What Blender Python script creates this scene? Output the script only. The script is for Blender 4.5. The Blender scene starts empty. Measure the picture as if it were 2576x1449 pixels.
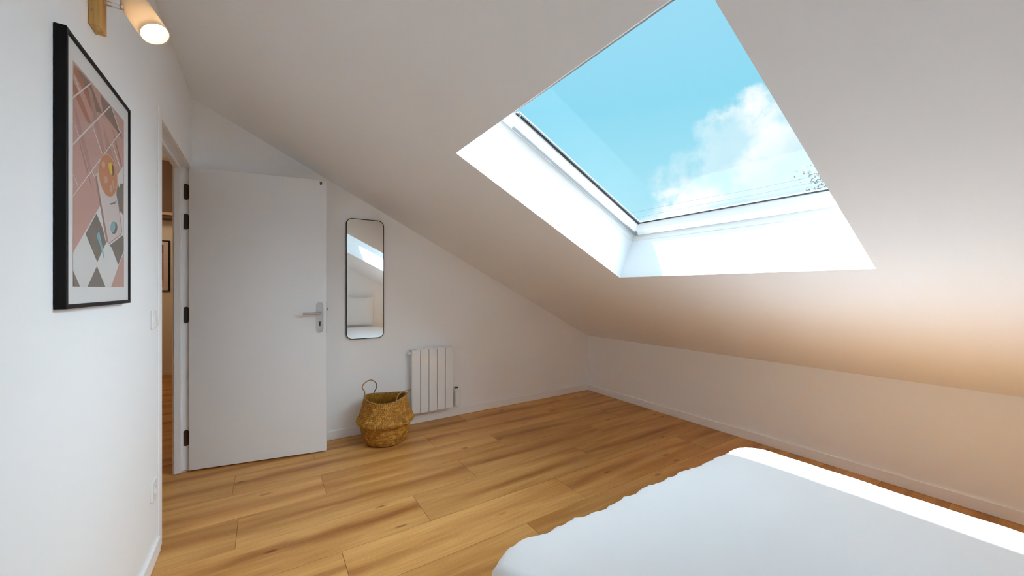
import bpy, bmesh, math, random
from mathutils import Vector, Matrix
PI = math.pi
random.seed(7)
C = bpy.context.scene.collection

# ------------------------------------------------------------------ helpers
def obj(name, bm, mats, parent=None, smooth=False, angle=None):
    me = bpy.data.meshes.new(name)
    bm.normal_update()
    bm.to_mesh(me); bm.free()
    o = bpy.data.objects.new(name, me)
    C.objects.link(o)
    for m in (mats if isinstance(mats, (list, tuple)) else [mats]):
        me.materials.append(m)
    if parent is not None:
        o.parent = parent
        o.matrix_parent_inverse = parent.matrix_world.inverted()
    if smooth:
        for p in me.polygons: p.use_smooth = True
        if angle:
            try: me.set_sharp_from_angle(angle=math.radians(angle))
            except Exception: pass
    return o

def thing(name, label, cat, loc=(0, 0, 0), group=None, kind=None):
    o = bpy.data.objects.new(name, None); C.objects.link(o)
    o.location = loc; o.empty_display_size = .05
    o.matrix_world = Matrix.Translation(loc)
    o['label'] = label; o['category'] = cat
    if group: o['group'] = group
    if kind: o['kind'] = kind
    return o

def tag(o, label=None, cat=None, group=None, kind=None):
    if label: o['label'] = label
    if cat: o['category'] = cat
    if group: o['group'] = group
    if kind: o['kind'] = kind
    return o

def struct(name, bm, m, label=None, cat=None, smooth=False):
    o = obj(name, bm, m, None, smooth)
    o['kind'] = 'structure'
    if label: o['label'] = label
    if cat: o['category'] = cat
    return o

def box(bm, x0, x1, y0, y1, z0, z1, bev=0, seg=2, mi=0):
    vs = [bm.verts.new((x, y, z)) for x in (x0, x1) for y in (y0, y1) for z in (z0, z1)]
    fs = []
    for q in ((0, 1, 3, 2), (4, 6, 7, 5), (0, 4, 5, 1), (2, 3, 7, 6), (0, 2, 6, 4), (1, 5, 7, 3)):
        f = bm.faces.new([vs[i] for i in q]); f.material_index = mi; fs.append(f)
    bmesh.ops.recalc_face_normals(bm, faces=fs)
    if bev:
        es = list({e for f in fs for e in f.edges})
        bmesh.ops.bevel(bm, geom=es, offset=bev, segments=seg, profile=.5, affect='EDGES')
    return vs

def frame_box(bm, o, ax, ay, az, a, b, c, bev=0, seg=2):
    """box in a local frame: origin o, axes ax ay az, ranges a b c"""
    t = bmesh.new()
    box(t, a[0], a[1], b[0], b[1], c[0], c[1], bev, seg)
    join(bm, t, Matrix((( ax[0], ay[0], az[0], o[0]), (ax[1], ay[1], az[1], o[1]), (ax[2], ay[2], az[2], o[2]), (0, 0, 0, 1))))

def join(bm, other, mat=None):
    if mat is not None: other.transform(mat)
    me = bpy.data.meshes.new('tmp'); other.to_mesh(me); other.free()
    n = len(bm.verts)
    bm.from_mesh(me); bpy.data.meshes.remove(me)

def prism(bm, pts, vec):
    """closed polygon pts (3-D) extruded by vec"""
    v = Vector(vec)
    a = [bm.verts.new(p) for p in pts]; b = [bm.verts.new(Vector(p) + v) for p in pts]
    n = len(pts)
    fs = [bm.faces.new(a), bm.faces.new(list(reversed(b)))]
    for i in range(n):
        fs.append(bm.faces.new((a[i], b[i], b[(i + 1) % n], a[(i + 1) % n])))
    bmesh.ops.recalc_face_normals(bm, faces=fs)
    return fs

def tube(bm, path, r, n=10, cap=True, closed=False):
    path = [Vector(p) for p in path]
    m = len(path)
    rs = r if isinstance(r, (list, tuple)) else [r] * m
    up = None; rings = []
    for i, p in enumerate(path):
        if closed: t = path[(i + 1) % m] - path[i - 1]
        else: t = path[min(i + 1, m - 1)] - path[max(i - 1, 0)]
        t.normalize()
        if up is None:
            up = Vector((0, 0, 1)) if abs(t.z) < .9 else Vector((1, 0, 0))
        u = (up - t * up.dot(t)).normalized(); w = t.cross(u); up = u
        rings.append([bm.verts.new(p + (u * math.cos(2 * PI * k / n) + w * math.sin(2 * PI * k / n)) * rs[i]) for k in range(n)])
    rng = range(m if closed else m - 1)
    for i in rng:
        A = rings[i]; B = rings[(i + 1) % m]
        for k in range(n):
            bm.faces.new((A[k], A[(k + 1) % n], B[(k + 1) % n], B[k]))
    if cap and not closed:
        bm.faces.new(list(reversed(rings[0]))); bm.faces.new(rings[-1])

def lathe(bm, prof, axis_o, axis, n=48, close=False):
    """profile [(r, h)] turned about an axis"""
    a = Vector(axis).normalized(); o = Vector(axis_o)
    u = a.orthogonal().normalized(); w = a.cross(u)
    rings = []
    for r, h in prof:
        if r < 1e-6: rings.append([bm.verts.new(o + a * h)])
        else: rings.append([bm.verts.new(o + a * h + (u * math.cos(2 * PI * k / n) + w * math.sin(2 * PI * k / n)) * r) for k in range(n)])
    fs = []
    seq = list(range(len(rings) - 1)) + ([-1] if close else [])
    for i in seq:
        A, B = (rings[i], rings[i + 1]) if i >= 0 else (rings[-1], rings[0])
        for k in range(n):
            k2 = (k + 1) % n
            if len(A) == 1 and len(B) == 1: continue
            if len(A) == 1: fs.append(bm.faces.new((A[0], B[k2], B[k])))
            elif len(B) == 1: fs.append(bm.faces.new((A[k], A[k2], B[0])))
            else: fs.append(bm.faces.new((A[k], A[k2], B[k2], B[k])))
    bmesh.ops.recalc_face_normals(bm, faces=fs)

def rrect(cx, cy, hw, hh, r, n=6):
    pts = []
    for sx, sy, a0 in ((1, 1, 0), (-1, 1, 90), (-1, -1, 180), (1, -1, 270)):
        for k in range(n + 1):
            a = math.radians(a0 + 90 * k / n)
            pts.append((cx + sx * (hw - r) + r * math.cos(a), cy + sy * (hh - r) + r * math.sin(a)))
    return pts

# ------------------------------------------------------------------ materials
def mat(name):
    m = bpy.data.materials.new(name); m.use_nodes = True
    nt = m.node_tree; nt.nodes.clear()
    out = nt.nodes.new('ShaderNodeOutputMaterial')
    return m, nt, out

def principled(name, col, rough=.5, metal=0, spec=.5, bump=None, var=None, coat=0):
    """bump = (scale, strength, detail); var = (scale, amount)"""
    m, nt, out = mat(name)
    b = nt.nodes.new('ShaderNodeBsdfPrincipled')
    b.inputs['Base Color'].default_value = (*col, 1)
    b.inputs['Roughness'].default_value = rough
    b.inputs['Metallic'].default_value = metal
    b.inputs['Specular IOR Level'].default_value = spec
    b.inputs['Coat Weight'].default_value = coat
    nt.links.new(b.outputs[0], out.inputs[0])
    tc = nt.nodes.new('ShaderNodeTexCoord')
    if bump:
        n = nt.nodes.new('ShaderNodeTexNoise'); n.inputs['Scale'].default_value = bump[0]; n.inputs['Detail'].default_value = bump[2]
        nt.links.new(tc.outputs['Object'], n.inputs['Vector'])
        bp = nt.nodes.new('ShaderNodeBump'); bp.inputs['Strength'].default_value = bump[1]; bp.inputs['Distance'].default_value = .002
        nt.links.new(n.outputs['Fac'], bp.inputs['Height']); nt.links.new(bp.outputs[0], b.inputs['Normal'])
    if var:
        n2 = nt.nodes.new('ShaderNodeTexNoise'); n2.inputs['Scale'].default_value = var[0]; n2.inputs['Detail'].default_value = 3
        nt.links.new(tc.outputs['Object'], n2.inputs['Vector'])
        r = nt.nodes.new('ShaderNodeValToRGB')
        r.color_ramp.elements[0].position = .3; r.color_ramp.elements[1].position = .7
        r.color_ramp.elements[0].color = (*[c * (1 - var[1]) for c in col], 1)
        r.color_ramp.elements[1].color = (*[min(1, c * (1 + var[1])) for c in col], 1)
        nt.links.new(n2.outputs['Fac'], r.inputs[0]); nt.links.new(r.outputs[0], b.inputs['Base Color'])
    return m

M = {}
M['wall'] = principled('wall_paint', (.905, .932, .95), .75, bump=(160, .06, 3))
M['ceil'] = principled('ceiling_paint', (.905, .932, .95), .85, bump=(160, .05, 3))
M['trim'] = principled('trim_paint', (.91, .925, .935), .45, bump=(60, .03, 2))
M['door'] = principled('door_paint', (.84, .885, .925), .42, bump=(90, .04, 2))
M['frame'] = principled('door_frame_paint', (.82, .86, .90), .45, bump=(120, .15, 3))
M['upvc'] = principled('window_paint', (.90, .905, .90), .35)
M['lining'] = principled('window_lining', (.86, .87, .86), .45)
M['alu'] = principled('aluminium_rail', (.36, .38, .385), .4, .6)
M['gasket'] = principled('black_rubber', (.008, .010, .016), .5)
M['spacer'] = principled('glazing_spacer', (.34, .40, .42), .4, .4)
M['steel'] = principled('brushed_aluminium', (.62, .63, .65), .32, 1, bump=(300, .05, 2))
M['chrome'] = principled('chrome', (.85, .85, .86), .16, 1)
M['dark_metal'] = principled('dark_hinge_metal', (.07, .065, .055), .4, .7)
M['brass'] = principled('latch_brass', (.42, .33, .18), .35, 1)
M['black'] = principled('black_ink', (.01, .01, .01), .5)
M['frame_black'] = principled('black_frame_paint', (.007, .006, .006), .5, spec=.15)
M['mirror'] = principled('mirror_silver', (.90, .92, .915), .01, 1)
M['radiator'] = principled('radiator_enamel', (.85, .89, .92), .22, coat=.3)
M['radiator_dark'] = principled('radiator_core', (.42, .44, .45), .6)
M['plastic'] = principled('white_plastic', (.86, .86, .855), .35)
M['dark_plastic'] = principled('dark_plastic', (.03, .035, .03), .4)
M['linen'] = principled('white_cotton', (.92, .925, .93), .85, bump=(350, .12, 2))
M['pillow'] = principled('pillow_cotton', (.84, .845, .84), .85, bump=(350, .12, 2))
M['bedbase'] = principled('bed_base_fabric', (.70, .69, .66), .9, bump=(400, .3, 2))
M['bedleg'] = principled('bed_leg_wood', (.35, .22, .11), .5)
M['hall'] = principled('hall_paint', (.78, .71, .60), .8, bump=(160, .05, 3))
M['hall_brown'] = principled('hall_brown_panel', (.085, .036, .010), .6, var=(3, .2))
M['hall_tan'] = principled('hall_tan_trim', (.42, .28, .15), .6)
M['bark'] = principled('tree_bark', (.22, .19, .16), .9, var=(8, .3))
M['leaf'] = principled('pale_leaves', (.22, .225, .205), .7, var=(3, .35))
M['cable'] = principled('grey_cable', (.05, .07, .08), .6)

def wood(name, c0, c1, scale=1, stretch=(1, 1, .06)):
    m, nt, out = mat(name)
    b = nt.nodes.new('ShaderNodeBsdfPrincipled'); b.inputs['Roughness'].default_value = .55
    tc = nt.nodes.new('ShaderNodeTexCoord'); mp = nt.nodes.new('ShaderNodeMapping')
    mp.inputs['Scale'].default_value = [60 * scale * s for s in stretch]
    n = nt.nodes.new('ShaderNodeTexNoise'); n.inputs['Scale'].default_value = 1; n.inputs['Detail'].default_value = 4; n.inputs['Distortion'].default_value = .8
    r = nt.nodes.new('ShaderNodeValToRGB'); r.color_ramp.elements[0].position = .3; r.color_ramp.elements[1].position = .7
    r.color_ramp.elements[0].color = (*c0, 1); r.color_ramp.elements[1].color = (*c1, 1)
    L = nt.links.new
    L(tc.outputs['Object'], mp.inputs[0]); L(mp.outputs[0], n.inputs['Vector']); L(n.outputs['Fac'], r.inputs[0]); L(r.outputs[0], b.inputs['Base Color']); L(b.outputs[0], out.inputs[0])
    return m
M['pine'] = wood('pine_wood', (.52, .29, .075), (.74, .47, .15))

def glass_mat(name, tint=(.97, .99, .99), refl=1.0):
    m, nt, out = mat(name)
    t = nt.nodes.new('ShaderNodeBsdfTransparent'); t.inputs[0].default_value = (*tint, 1)
    g = nt.nodes.new('ShaderNodeBsdfGlossy'); g.inputs['Roughness'].default_value = .0
    L = nt.links.new
    ge = nt.nodes.new('ShaderNodeNewGeometry'); dt = nt.nodes.new('ShaderNodeVectorMath'); dt.operation = 'DOT_PRODUCT'
    L(ge.outputs['Normal'], dt.inputs[0]); L(ge.outputs['Incoming'], dt.inputs[1])
    def mth(op, a, b):
        n = nt.nodes.new('ShaderNodeMath'); n.operation = op
        for i, v in enumerate((a, b)):
            if isinstance(v, (int, float)): n.inputs[i].default_value = v
            elif v is not None: L(v, n.inputs[i])
        return n.outputs[0]
    c = mth('ABSOLUTE', dt.outputs['Value'], None)          # Schlick reflectance, the same from both sides of the pane
    fr = mth('MULTIPLY_ADD', mth('POWER', mth('SUBTRACT', 1.0, c), 5.0), .96)
    fr.node.inputs[2].default_value = .04
    mu = mth('MULTIPLY', fr, refl)
    mx = nt.nodes.new('ShaderNodeMixShader')
    L(mu, mx.inputs[0]); L(t.outputs[0], mx.inputs[1]); L(g.outputs[0], mx.inputs[2]); L(mx.outputs[0], out.inputs[0])
    return m
M['glass'] = glass_mat('window_glass', refl=.24)
M['picture_glass'] = glass_mat('picture_glass', (.99, .99, .99), .3)

def emit(name, col, s):
    m, nt, out = mat(name)
    e = nt.nodes.new('ShaderNodeEmission'); e.inputs[0].default_value = (*col, 1); e.inputs[1].default_value = s
    nt.links.new(e.outputs[0], out.inputs[0]); return m
M['bulb'] = emit('warm_bulb', (1, .90, .76), 4.6)

def shade_mat():
    m, nt, out = mat('cream_lampshade')
    d = nt.nodes.new('ShaderNodeBsdfDiffuse'); d.inputs[0].default_value = (.80, .72, .60, 1)
    t = nt.nodes.new('ShaderNodeBsdfTranslucent'); t.inputs[0].default_value = (.80, .66, .48, 1)
    x = nt.nodes.new('ShaderNodeMixShader'); x.inputs[0].default_value = .40
    w = nt.nodes.new('ShaderNodeTexNoise'); w.inputs['Scale'].default_value = 400
    bp = nt.nodes.new('ShaderNodeBump'); bp.inputs['Strength'].default_value = .1; bp.inputs['Distance'].default_value = .001
    L = nt.links.new
    L(w.outputs['Fac'], bp.inputs['Height']); L(bp.outputs[0], d.inputs['Normal'])
    L(d.outputs[0], x.inputs[1]); L(t.outputs[0], x.inputs[2]); L(x.outputs[0], out.inputs[0])
    return m
M['shade'] = shade_mat()

def floor_mat():
    m, nt, out = mat('oak_planks')
    L = nt.links.new
    N = nt.nodes.new
    b = N('ShaderNodeBsdfPrincipled'); L(b.outputs[0], out.inputs[0])
    geo = N('ShaderNodeTexCoord')
    at = N('ShaderNodeAttribute'); at.attribute_name = 'plank'       # random number per plank
    tn = N('ShaderNodeAttribute'); tn.attribute_name = 'across'      # 0..1 across the plank
    # per-plank shifted coordinate
    off = N('ShaderNodeVectorMath'); off.operation = 'SCALE'; off.inputs['Scale'].default_value = 37.0
    comb = N('ShaderNodeCombineXYZ'); L(at.outputs['Fac'], comb.inputs[0]); L(at.outputs['Fac'], comb.inputs[1]); L(at.outputs['Fac'], comb.inputs[2])
    L(comb.outputs[0], off.inputs[0])
    add = N('ShaderNodeVectorMath'); L(geo.outputs['Object'], add.inputs[0]); L(off.outputs[0], add.inputs[1])
    def noise(sx, sy, det, dist=0, rough=.5):
        mp = N('ShaderNodeMapping'); mp.inputs['Scale'].default_value = (sx, sy, 1)
        n = N('ShaderNodeTexNoise'); n.inputs['Scale'].default_value = 1; n.inputs['Detail'].default_value = det; n.inputs['Distortion'].default_value = dist; n.inputs['Roughness'].default_value = rough
        L(add.outputs[0], mp.inputs[0]); L(mp.outputs[0], n.inputs['Vector']); return n
    def ramp(p0, c0, p1, c1):
        r = N('ShaderNodeValToRGB'); r.color_ramp.elements[0].position = p0; r.color_ramp.elements[0].color = c0
        r.color_ramp.elements[1].position = p1; r.color_ramp.elements[1].color = c1; return r
    def mixc(mode, fac, a, bb):
        x = N('ShaderNodeMix'); x.data_type = 'RGBA'; x.blend_type = mode
        if isinstance(fac, (int, float)): x.inputs[0].default_value = fac
        else: L(fac, x.inputs[0])
        for k, v in ((6, a), (7, bb)):
            if isinstance(v, tuple): x.inputs[k].default_value = v
            else: L(v, x.inputs[k])
        return x.outputs[2]
    broad = noise(.9, 8, 3, .6)                      # broad tone streaks
    r1 = ramp(.30, (FL_DARK[0], FL_DARK[1], FL_DARK[2], 1), .66, (FL_LIGHT[0], FL_LIGHT[1], FL_LIGHT[2], 1)); L(broad.outputs['Fac'], r1.inputs[0])
    tone = ramp(0, (.90, .89, .88, 1), 1, (1.08, 1.08, 1.08, 1)); L(at.outputs['Fac'], tone.inputs[0])
    c = mixc('MULTIPLY', 1, r1.outputs[0], tone.outputs[0])
    # the darker heart streak running along each plank
    wob = noise(1.3, 2.5, 3, .4)
    sub = N('ShaderNodeMath'); sub.operation = 'MULTIPLY_ADD'; sub.inputs[1].default_value = .55; sub.inputs[2].default_value = -.275; L(wob.outputs['Fac'], sub.inputs[0])
    ad = N('ShaderNodeMath'); L(tn.outputs['Fac'], ad.inputs[0]); L(sub.outputs[0], ad.inputs[1])
    d = N('ShaderNodeMath'); d.operation = 'SUBTRACT'; d.inputs[1].default_value = .42; L(ad.outputs[0], d.inputs[0])
    ab = N('ShaderNodeMath'); ab.operation = 'ABSOLUTE'; L(d.outputs[0], ab.inputs[0])
    hr = ramp(.0, (1, 1, 1, 1), .17, (0, 0, 0, 1)); hr.color_ramp.interpolation = 'EASE'; L(ab.outputs[0], hr.inputs[0])
    amp = noise(1.1, 1.1, 2)
    ar = ramp(.32, (.10, .10, .10, 1), .62, (.95, .95, .95, 1)); L(amp.outputs['Fac'], ar.inputs[0])
    hm = N('ShaderNodeMath'); hm.operation = 'MULTIPLY'; L(hr.outputs[0], hm.inputs[0]); L(ar.outputs[0], hm.inputs[1])
    c = mixc('MULTIPLY', hm.outputs[0], c, (.70, .58, .48, 1))
    fine = noise(5, 130, 5, .3, .65)                 # fine grain
    r2 = ramp(.35, (.80, .76, .72, 1), .62, (1.05, 1.05, 1.05, 1)); L(fine.outputs['Fac'], r2.inputs[0])
    c = mixc('MULTIPLY', .75, c, r2.outputs[0])
    cath = noise(3.2, 30, 4, 2.2)                    # cathedral figure
    wv = N('ShaderNodeMath'); wv.operation = 'SINE'
    wm = N('ShaderNodeMath'); wm.operation = 'MULTIPLY'; wm.inputs[1].default_value = 70; L(cath.outputs['Fac'], wm.inputs[0]); L(wm.outputs[0], wv.inputs[0])
    wr = ramp(-.2, (1, 1, 1, 1), .9, (.84, .78, .72, 1)); L(wv.outputs[0], wr.inputs[0])
    c = mixc('MULTIPLY', hm.outputs[0], c, wr.outputs[0])
    # knots
    vm = N('ShaderNodeMapping'); vm.inputs['Scale'].default_value = (1.9, 5.2, 1); L(add.outputs[0], vm.inputs[0])
    vo = N('ShaderNodeTexVoronoi'); vo.inputs['Scale'].default_value = 1; vo.voronoi_dimensions = '2D'; L(vm.outputs[0], vo.inputs['Vector'])
    kr = ramp(.012, (1, 1, 1, 1), .075, (0, 0, 0, 1))
    dw = N('ShaderNodeTexNoise'); dw.inputs['Scale'].default_value = 40; L(add.outputs[0], dw.inputs['Vector'])
    dd_ = N('ShaderNodeMath'); dd_.operation = 'MULTIPLY_ADD'; dd_.inputs[1].default_value = .08; L(dw.outputs['Fac'], dd_.inputs[0]); L(vo.outputs['Distance'], dd_.inputs[2])
    d2 = N('ShaderNodeMath'); d2.operation = 'SUBTRACT'; d2.inputs[1].default_value = .04; L(dd_.outputs[0], d2.inputs[0]); L(d2.outputs[0], kr.inputs[0])
    sp = N('ShaderNodeSeparateColor'); L(vo.outputs['Color'], sp.inputs[0])
    gt = ramp(.55, (0, 0, 0, 1), .8, (1, 1, 1, 1)); L(sp.outputs[0], gt.inputs[0])
    km = N('ShaderNodeMath'); km.operation = 'MULTIPLY'; L(kr.outputs[0], km.inputs[0]); L(gt.outputs[0], km.inputs[1])
    c = mixc('MULTIPLY', km.outputs[0], c, (.42, .30, .24, 1))
    L(c, b.inputs['Base Color'])
    rr = N('ShaderNodeMapRange'); rr.inputs[3].default_value = .34; rr.inputs[4].default_value = .5; L(fine.outputs['Fac'], rr.inputs[0]); L(rr.outputs[0], b.inputs['Roughness'])
    b.inputs['Specular IOR Level'].default_value = .35
    bp = N('ShaderNodeBump'); bp.inputs['Strength'].default_value = .12; bp.inputs['Distance'].default_value = .001
    L(fine.outputs['Fac'], bp.inputs['Height']); L(bp.outputs[0], b.inputs['Normal'])
    return m
FL_DARK = (.50, .222, .052); FL_LIGHT = (.73, .400, .130)
M['floor'] = floor_mat()
M['floor_gap'] = principled('plank_joint', (.10, .045, .016), .7)

def basket_mat(name, c0, c1, c2):
    m, nt, out = mat(name); L = nt.links.new; N = nt.nodes.new
    b = N('ShaderNodeBsdfPrincipled'); b.inputs['Roughness'].default_value = .6; L(b.outputs[0], out.inputs[0])
    tc = N('ShaderNodeTexCoord')
    n = N('ShaderNodeTexNoise'); n.inputs['Scale'].default_value = 22; n.inputs['Detail'].default_value = 4
    L(tc.outputs['Object'], n.inputs['Vector'])
    r = N('ShaderNodeValToRGB'); r.color_ramp.elements[0].position = .32; r.color_ramp.elements[0].color = (*c0, 1)
    r.color_ramp.elements[1].position = .68; r.color_ramp.elements[1].color = (*c2, 1)
    e = r.color_ramp.elements.new(.5); e.color = (*c1, 1)
    n2 = N('ShaderNodeTexNoise'); n2.inputs['Scale'].default_value = 110; n2.inputs['Detail'].default_value = 2
    L(tc.outputs['Object'], n2.inputs['Vector'])
    mm = N('ShaderNodeMix'); mm.data_type = 'FLOAT'; mm.inputs[0].default_value = .5
    L(n.outputs['Fac'], mm.inputs[2]); L(n2.outputs['Fac'], mm.inputs[3]); L(mm.outputs[0], r.inputs[0])
    at = N('ShaderNodeAttribute'); at.attribute_name = 'strand'
    k = N('ShaderNodeValToRGB'); k.color_ramp.elements[0].color = (.66, .60, .52, 1); k.color_ramp.elements[1].color = (1.28, 1.28, 1.28, 1)
    k.color_ramp.elements[0].position = 0; k.color_ramp.elements[1].position = 1
    L(at.outputs['Fac'], k.inputs[0])
    x = N('ShaderNodeMix'); x.data_type = 'RGBA'; x.blend_type = 'MULTIPLY'; x.inputs[0].default_value = 1
    L(r.outputs[0], x.inputs[6]); L(k.outputs[0], x.inputs[7]); L(x.outputs[2], b.inputs['Base Color'])
    return m
M['seagrass'] = basket_mat('seagrass', (.24, .090, .006), (.44, .205, .018), (.62, .36, .075))
M['rope'] = principled('seagrass_rope', (.40, .24, .085), .7, var=(60, .4))
# light settings
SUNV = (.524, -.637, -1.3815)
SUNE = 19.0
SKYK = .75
SUN_FILL = 1.6
SKY_FILL = 8.4
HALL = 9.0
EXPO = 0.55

# ------------------------------------------------------------------ room numbers (metres)
W, L, YF = 3.751, 3.426, -1.27       # right wall x, back wall y, front wall y (behind the camera)
HK, SL = .6675, .5045                # knee wall height, roof slope
NL = math.hypot(1, SL)
EV = Vector((1, 0, -SL)) / NL        # down the slope
NV = Vector((SL, 0, 1)) / NL         # out through the roof
YV = Vector((0, 1, 0))
P0 = Vector((3.745, 0, HK))
def SP(e, y, d): return P0 + EV * e + YV * y + NV * d
def zc(x): return HK + SL * (3.745 - x)

# ------------------------------------------------------------------ floor: oak planks
ROW0, ROWH, PL = 2.2285, .2935, 1.287
SEAM = {3: .726, 2: 1.547, 1: .735, 0: .305, -1: 1.164, -2: .727, -3: 1.582, -4: .30, -5: 1.0, -6: .5, 4: .2, 5: .9}
bm = bmesh.new()
lp = bm.loops.layers.float.new('plank') if False else None
quads = []
rnd = random.Random(11)
for k in range(-12, 18):
    y0 = ROW0 + ROWH * k; y1 = y0 + ROWH
    y0c, y1c = max(y0, YF - .05), min(y1, 7.4)
    if y1c - y0c < .01: continue
    s = SEAM.get(k, rnd.random() * PL)
    x = s - PL * math.ceil((s + 1.6) / PL)
    while x < 3.9:
        a, b = max(x, -1.55), min(x + PL, 3.85)
        if b - a > .01: quads.append((a, b, y0c, y1c, y0, rnd.random(), rnd.random() < .5))
        x += PL
g = .0009
pv, av, fl = [], [], []
for a, b, y0, y1, yb, r, flip in quads:
    vs = [bm.verts.new(p) for p in ((a + g, y0 + g, 0), (b - g, y0 + g, 0), (b - g, y1 - g, 0), (a + g, y1 - g, 0))]
    lo = [bm.verts.new((v.co.x, v.co.y, -.008)) for v in vs]
    bm.faces.new(vs)
    for i in range(4): bm.faces.new((vs[i], lo[i], lo[(i + 1) % 4], vs[(i + 1) % 4]))
    for v in vs + lo:
        pv.append(r); t = (v.co.y - yb) / ROWH; av.append(1 - t if flip else t)
n0 = len(bm.faces)
box(bm, -1.55, 3.85, YF - .05, 7.4, -.05, -.0016, mi=1)
pv += [0] * 8; av += [0] * 8
floor = struct('floor', bm, [M['floor'], M['floor_gap']], 'oak plank floor running through the attic room and the hallway', 'floor')
at = floor.data.attributes.new('plank', 'FLOAT', 'POINT'); at.data.foreach_set('value', pv)
at = floor.data.attributes.new('across', 'FLOAT', 'POINT'); at.data.foreach_set('value', av)

# ------------------------------------------------------------------ walls
DY0, DY1, DZ = 2.468, 3.340, 2.049      # clear door opening
bm = bmesh.new()
box(bm, -.08, 0, YF - .1, DY0 - .02, -.02, 3.15)
box(bm, -.08, 0, DY0 - .02, DY1 + .02, DZ + .025, 3.15)
box(bm, -.08, 0, DY1 + .02, L + .1, -.02, 3.15)
struct('wall_left', bm, M['wall'], 'tall white wall on the left with the doorway in it', 'wall')
def gable(name, y, th, label):
    bm = bmesh.new()
    xs = (0, W + .1)
    prism(bm, [(xs[0], y, -.02), (xs[1], y, -.02), (xs[1], y, zc(xs[1]) + .03), (xs[0], y, zc(xs[0]) + .03)], (0, th, 0))
    struct(name, bm, M['wall'], label, 'wall')
gable('wall_back', L, .1, 'white end wall under the slope, behind the open door and mirror')
gable('wall_front', YF, -.1, 'white end wall at the head of the bed')
bm = bmesh.new(); box(bm, W, W + .1, YF - .1, L + .1, -.02, HK + .0)
struct('wall_right', bm, M['wall'], 'low white knee wall on the right under the slope', 'wall')

# sloping ceiling with the skylight shaft cut through it
E0, E1, SY0, SY1, DT = -2.800, -1.432, .486, 1.795, .352
bm = bmesh.new()
eL, eR, yA, yB = (0 - 3.745) * NL, .16, YF - .1, L + .1
def ring(d): return ([bm.verts.new(SP(e, y, d)) for e, y in ((eL, yA), (eR, yA), (eR, yB), (eL, yB))],
                     [bm.verts.new(SP(e, y, d)) for e, y in ((E0, SY0), (E1, SY0), (E1, SY1), (E0, SY1))])
o0, i0 = ring(0); o1, i1 = ring(DT)
for i in range(4):
    j = (i + 1) % 4
    bm.faces.new((o0[i], o0[j], i0[j], i0[i])); bm.faces.new((o1[j], o1[i], i1[i], i1[j]))
    bm.faces.new((i0[i], i0[j], i1[j], i1[i])); bm.faces.new((o0[j], o0[i], o1[i], o1[j]))
bmesh.ops.recalc_face_normals(bm, faces=bm.faces[:])
struct('ceiling', bm, M['ceil'], 'sloping white ceiling with a deep square skylight shaft', 'ceiling')

# baseboards
def board(name, x0, x1, y0, y1, label):
    bm = bmesh.new(); box(bm, x0, x1, y0, y1, 0.0005, .071, .002, 1)
    struct(name, bm, M['trim'], label, 'baseboard')
board('baseboard_back', .001, W - .0005, L - .012, L - .0003, 'white baseboard along the end wall under the radiator')
board('baseboard_right', W - .012, W - .0003, YF + .001, L - .0125, 'white baseboard along the knee wall behind the bed')
board('baseboard_left', .0003, .012, YF + .001, DY0 - .062, 'white baseboard along the left wall below the picture')

# hallway behind the door
bm = bmesh.new(); box(bm, -1.5, -.08, 7.3, 7.4, -.02, 3.4); struct('wall_hall_back', bm, M['hall'], 'cream hallway wall seen through the door gap', 'wall')
bm = bmesh.new(); box(bm, -1.5, -1.4, 1.0, 7.3, -.02, 3.4); struct('wall_hall_left', bm, M['hall'])
bm = bmesh.new(); box(bm, -1.4, -.08, .9, 1.0, -.02, 3.4); struct('wall_hall_front', bm, M['hall'])
bm = bmesh.new(); box(bm, -.08, .0, L + .1, 7.3, -.02, 3.4); struct('wall_hall_right', bm, M['hall'])
bm = bmesh.new(); box(bm, -1.5, 0, .9, 7.4, 3.2, 3.3); struct('ceiling_hall', bm, M['hall'])
bm = bmesh.new(); box(bm, -1.4, -.08, 7.286, 7.2995, .0005, .055, .002, 1); struct('baseboard_hall', bm, M['hall'], 'cream baseboard at the far end of the hallway', 'baseboard')
bm = bmesh.new(); box(bm, -1.4, -.081, 7.05, 7.299, 2.222, 3.02); struct('trim_1', bm, M['hall_brown'], 'dark brown boxed bulkhead high up in the hallway', 'bulkhead')
bm = bmesh.new(); box(bm, -1.4, -.081, 7.02, 7.0495, 2.262, 2.30, .003, 1); struct('trim_2', bm, M['hall_tan'], 'tan batten running across the brown hallway bulkhead', 'trim')

# ------------------------------------------------------------------ door 1 : frame + open leaf
door = thing('door_1', 'white flush door standing open against the end wall, numbered 9', 'door', (0, DY1, 0), kind='structure')
bm = bmesh.new()
# far jamb : deep rebate and proud stop
box(bm, -.082, -.046, DY1 - .008, DY1 + .0199, .004, DZ, .003)
box(bm, -.0465, -.0005, DY1 + .010, DY1 + .0199, .012, DZ + .014, .002)
# near jamb
box(bm, -.082, -.046, DY0 - .0199, DY0 + .018, .004, DZ, .003)
box(bm, -.0465, -.0005, DY0 - .0199, DY0 - .002, .004, DZ + .014, .002)
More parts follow.
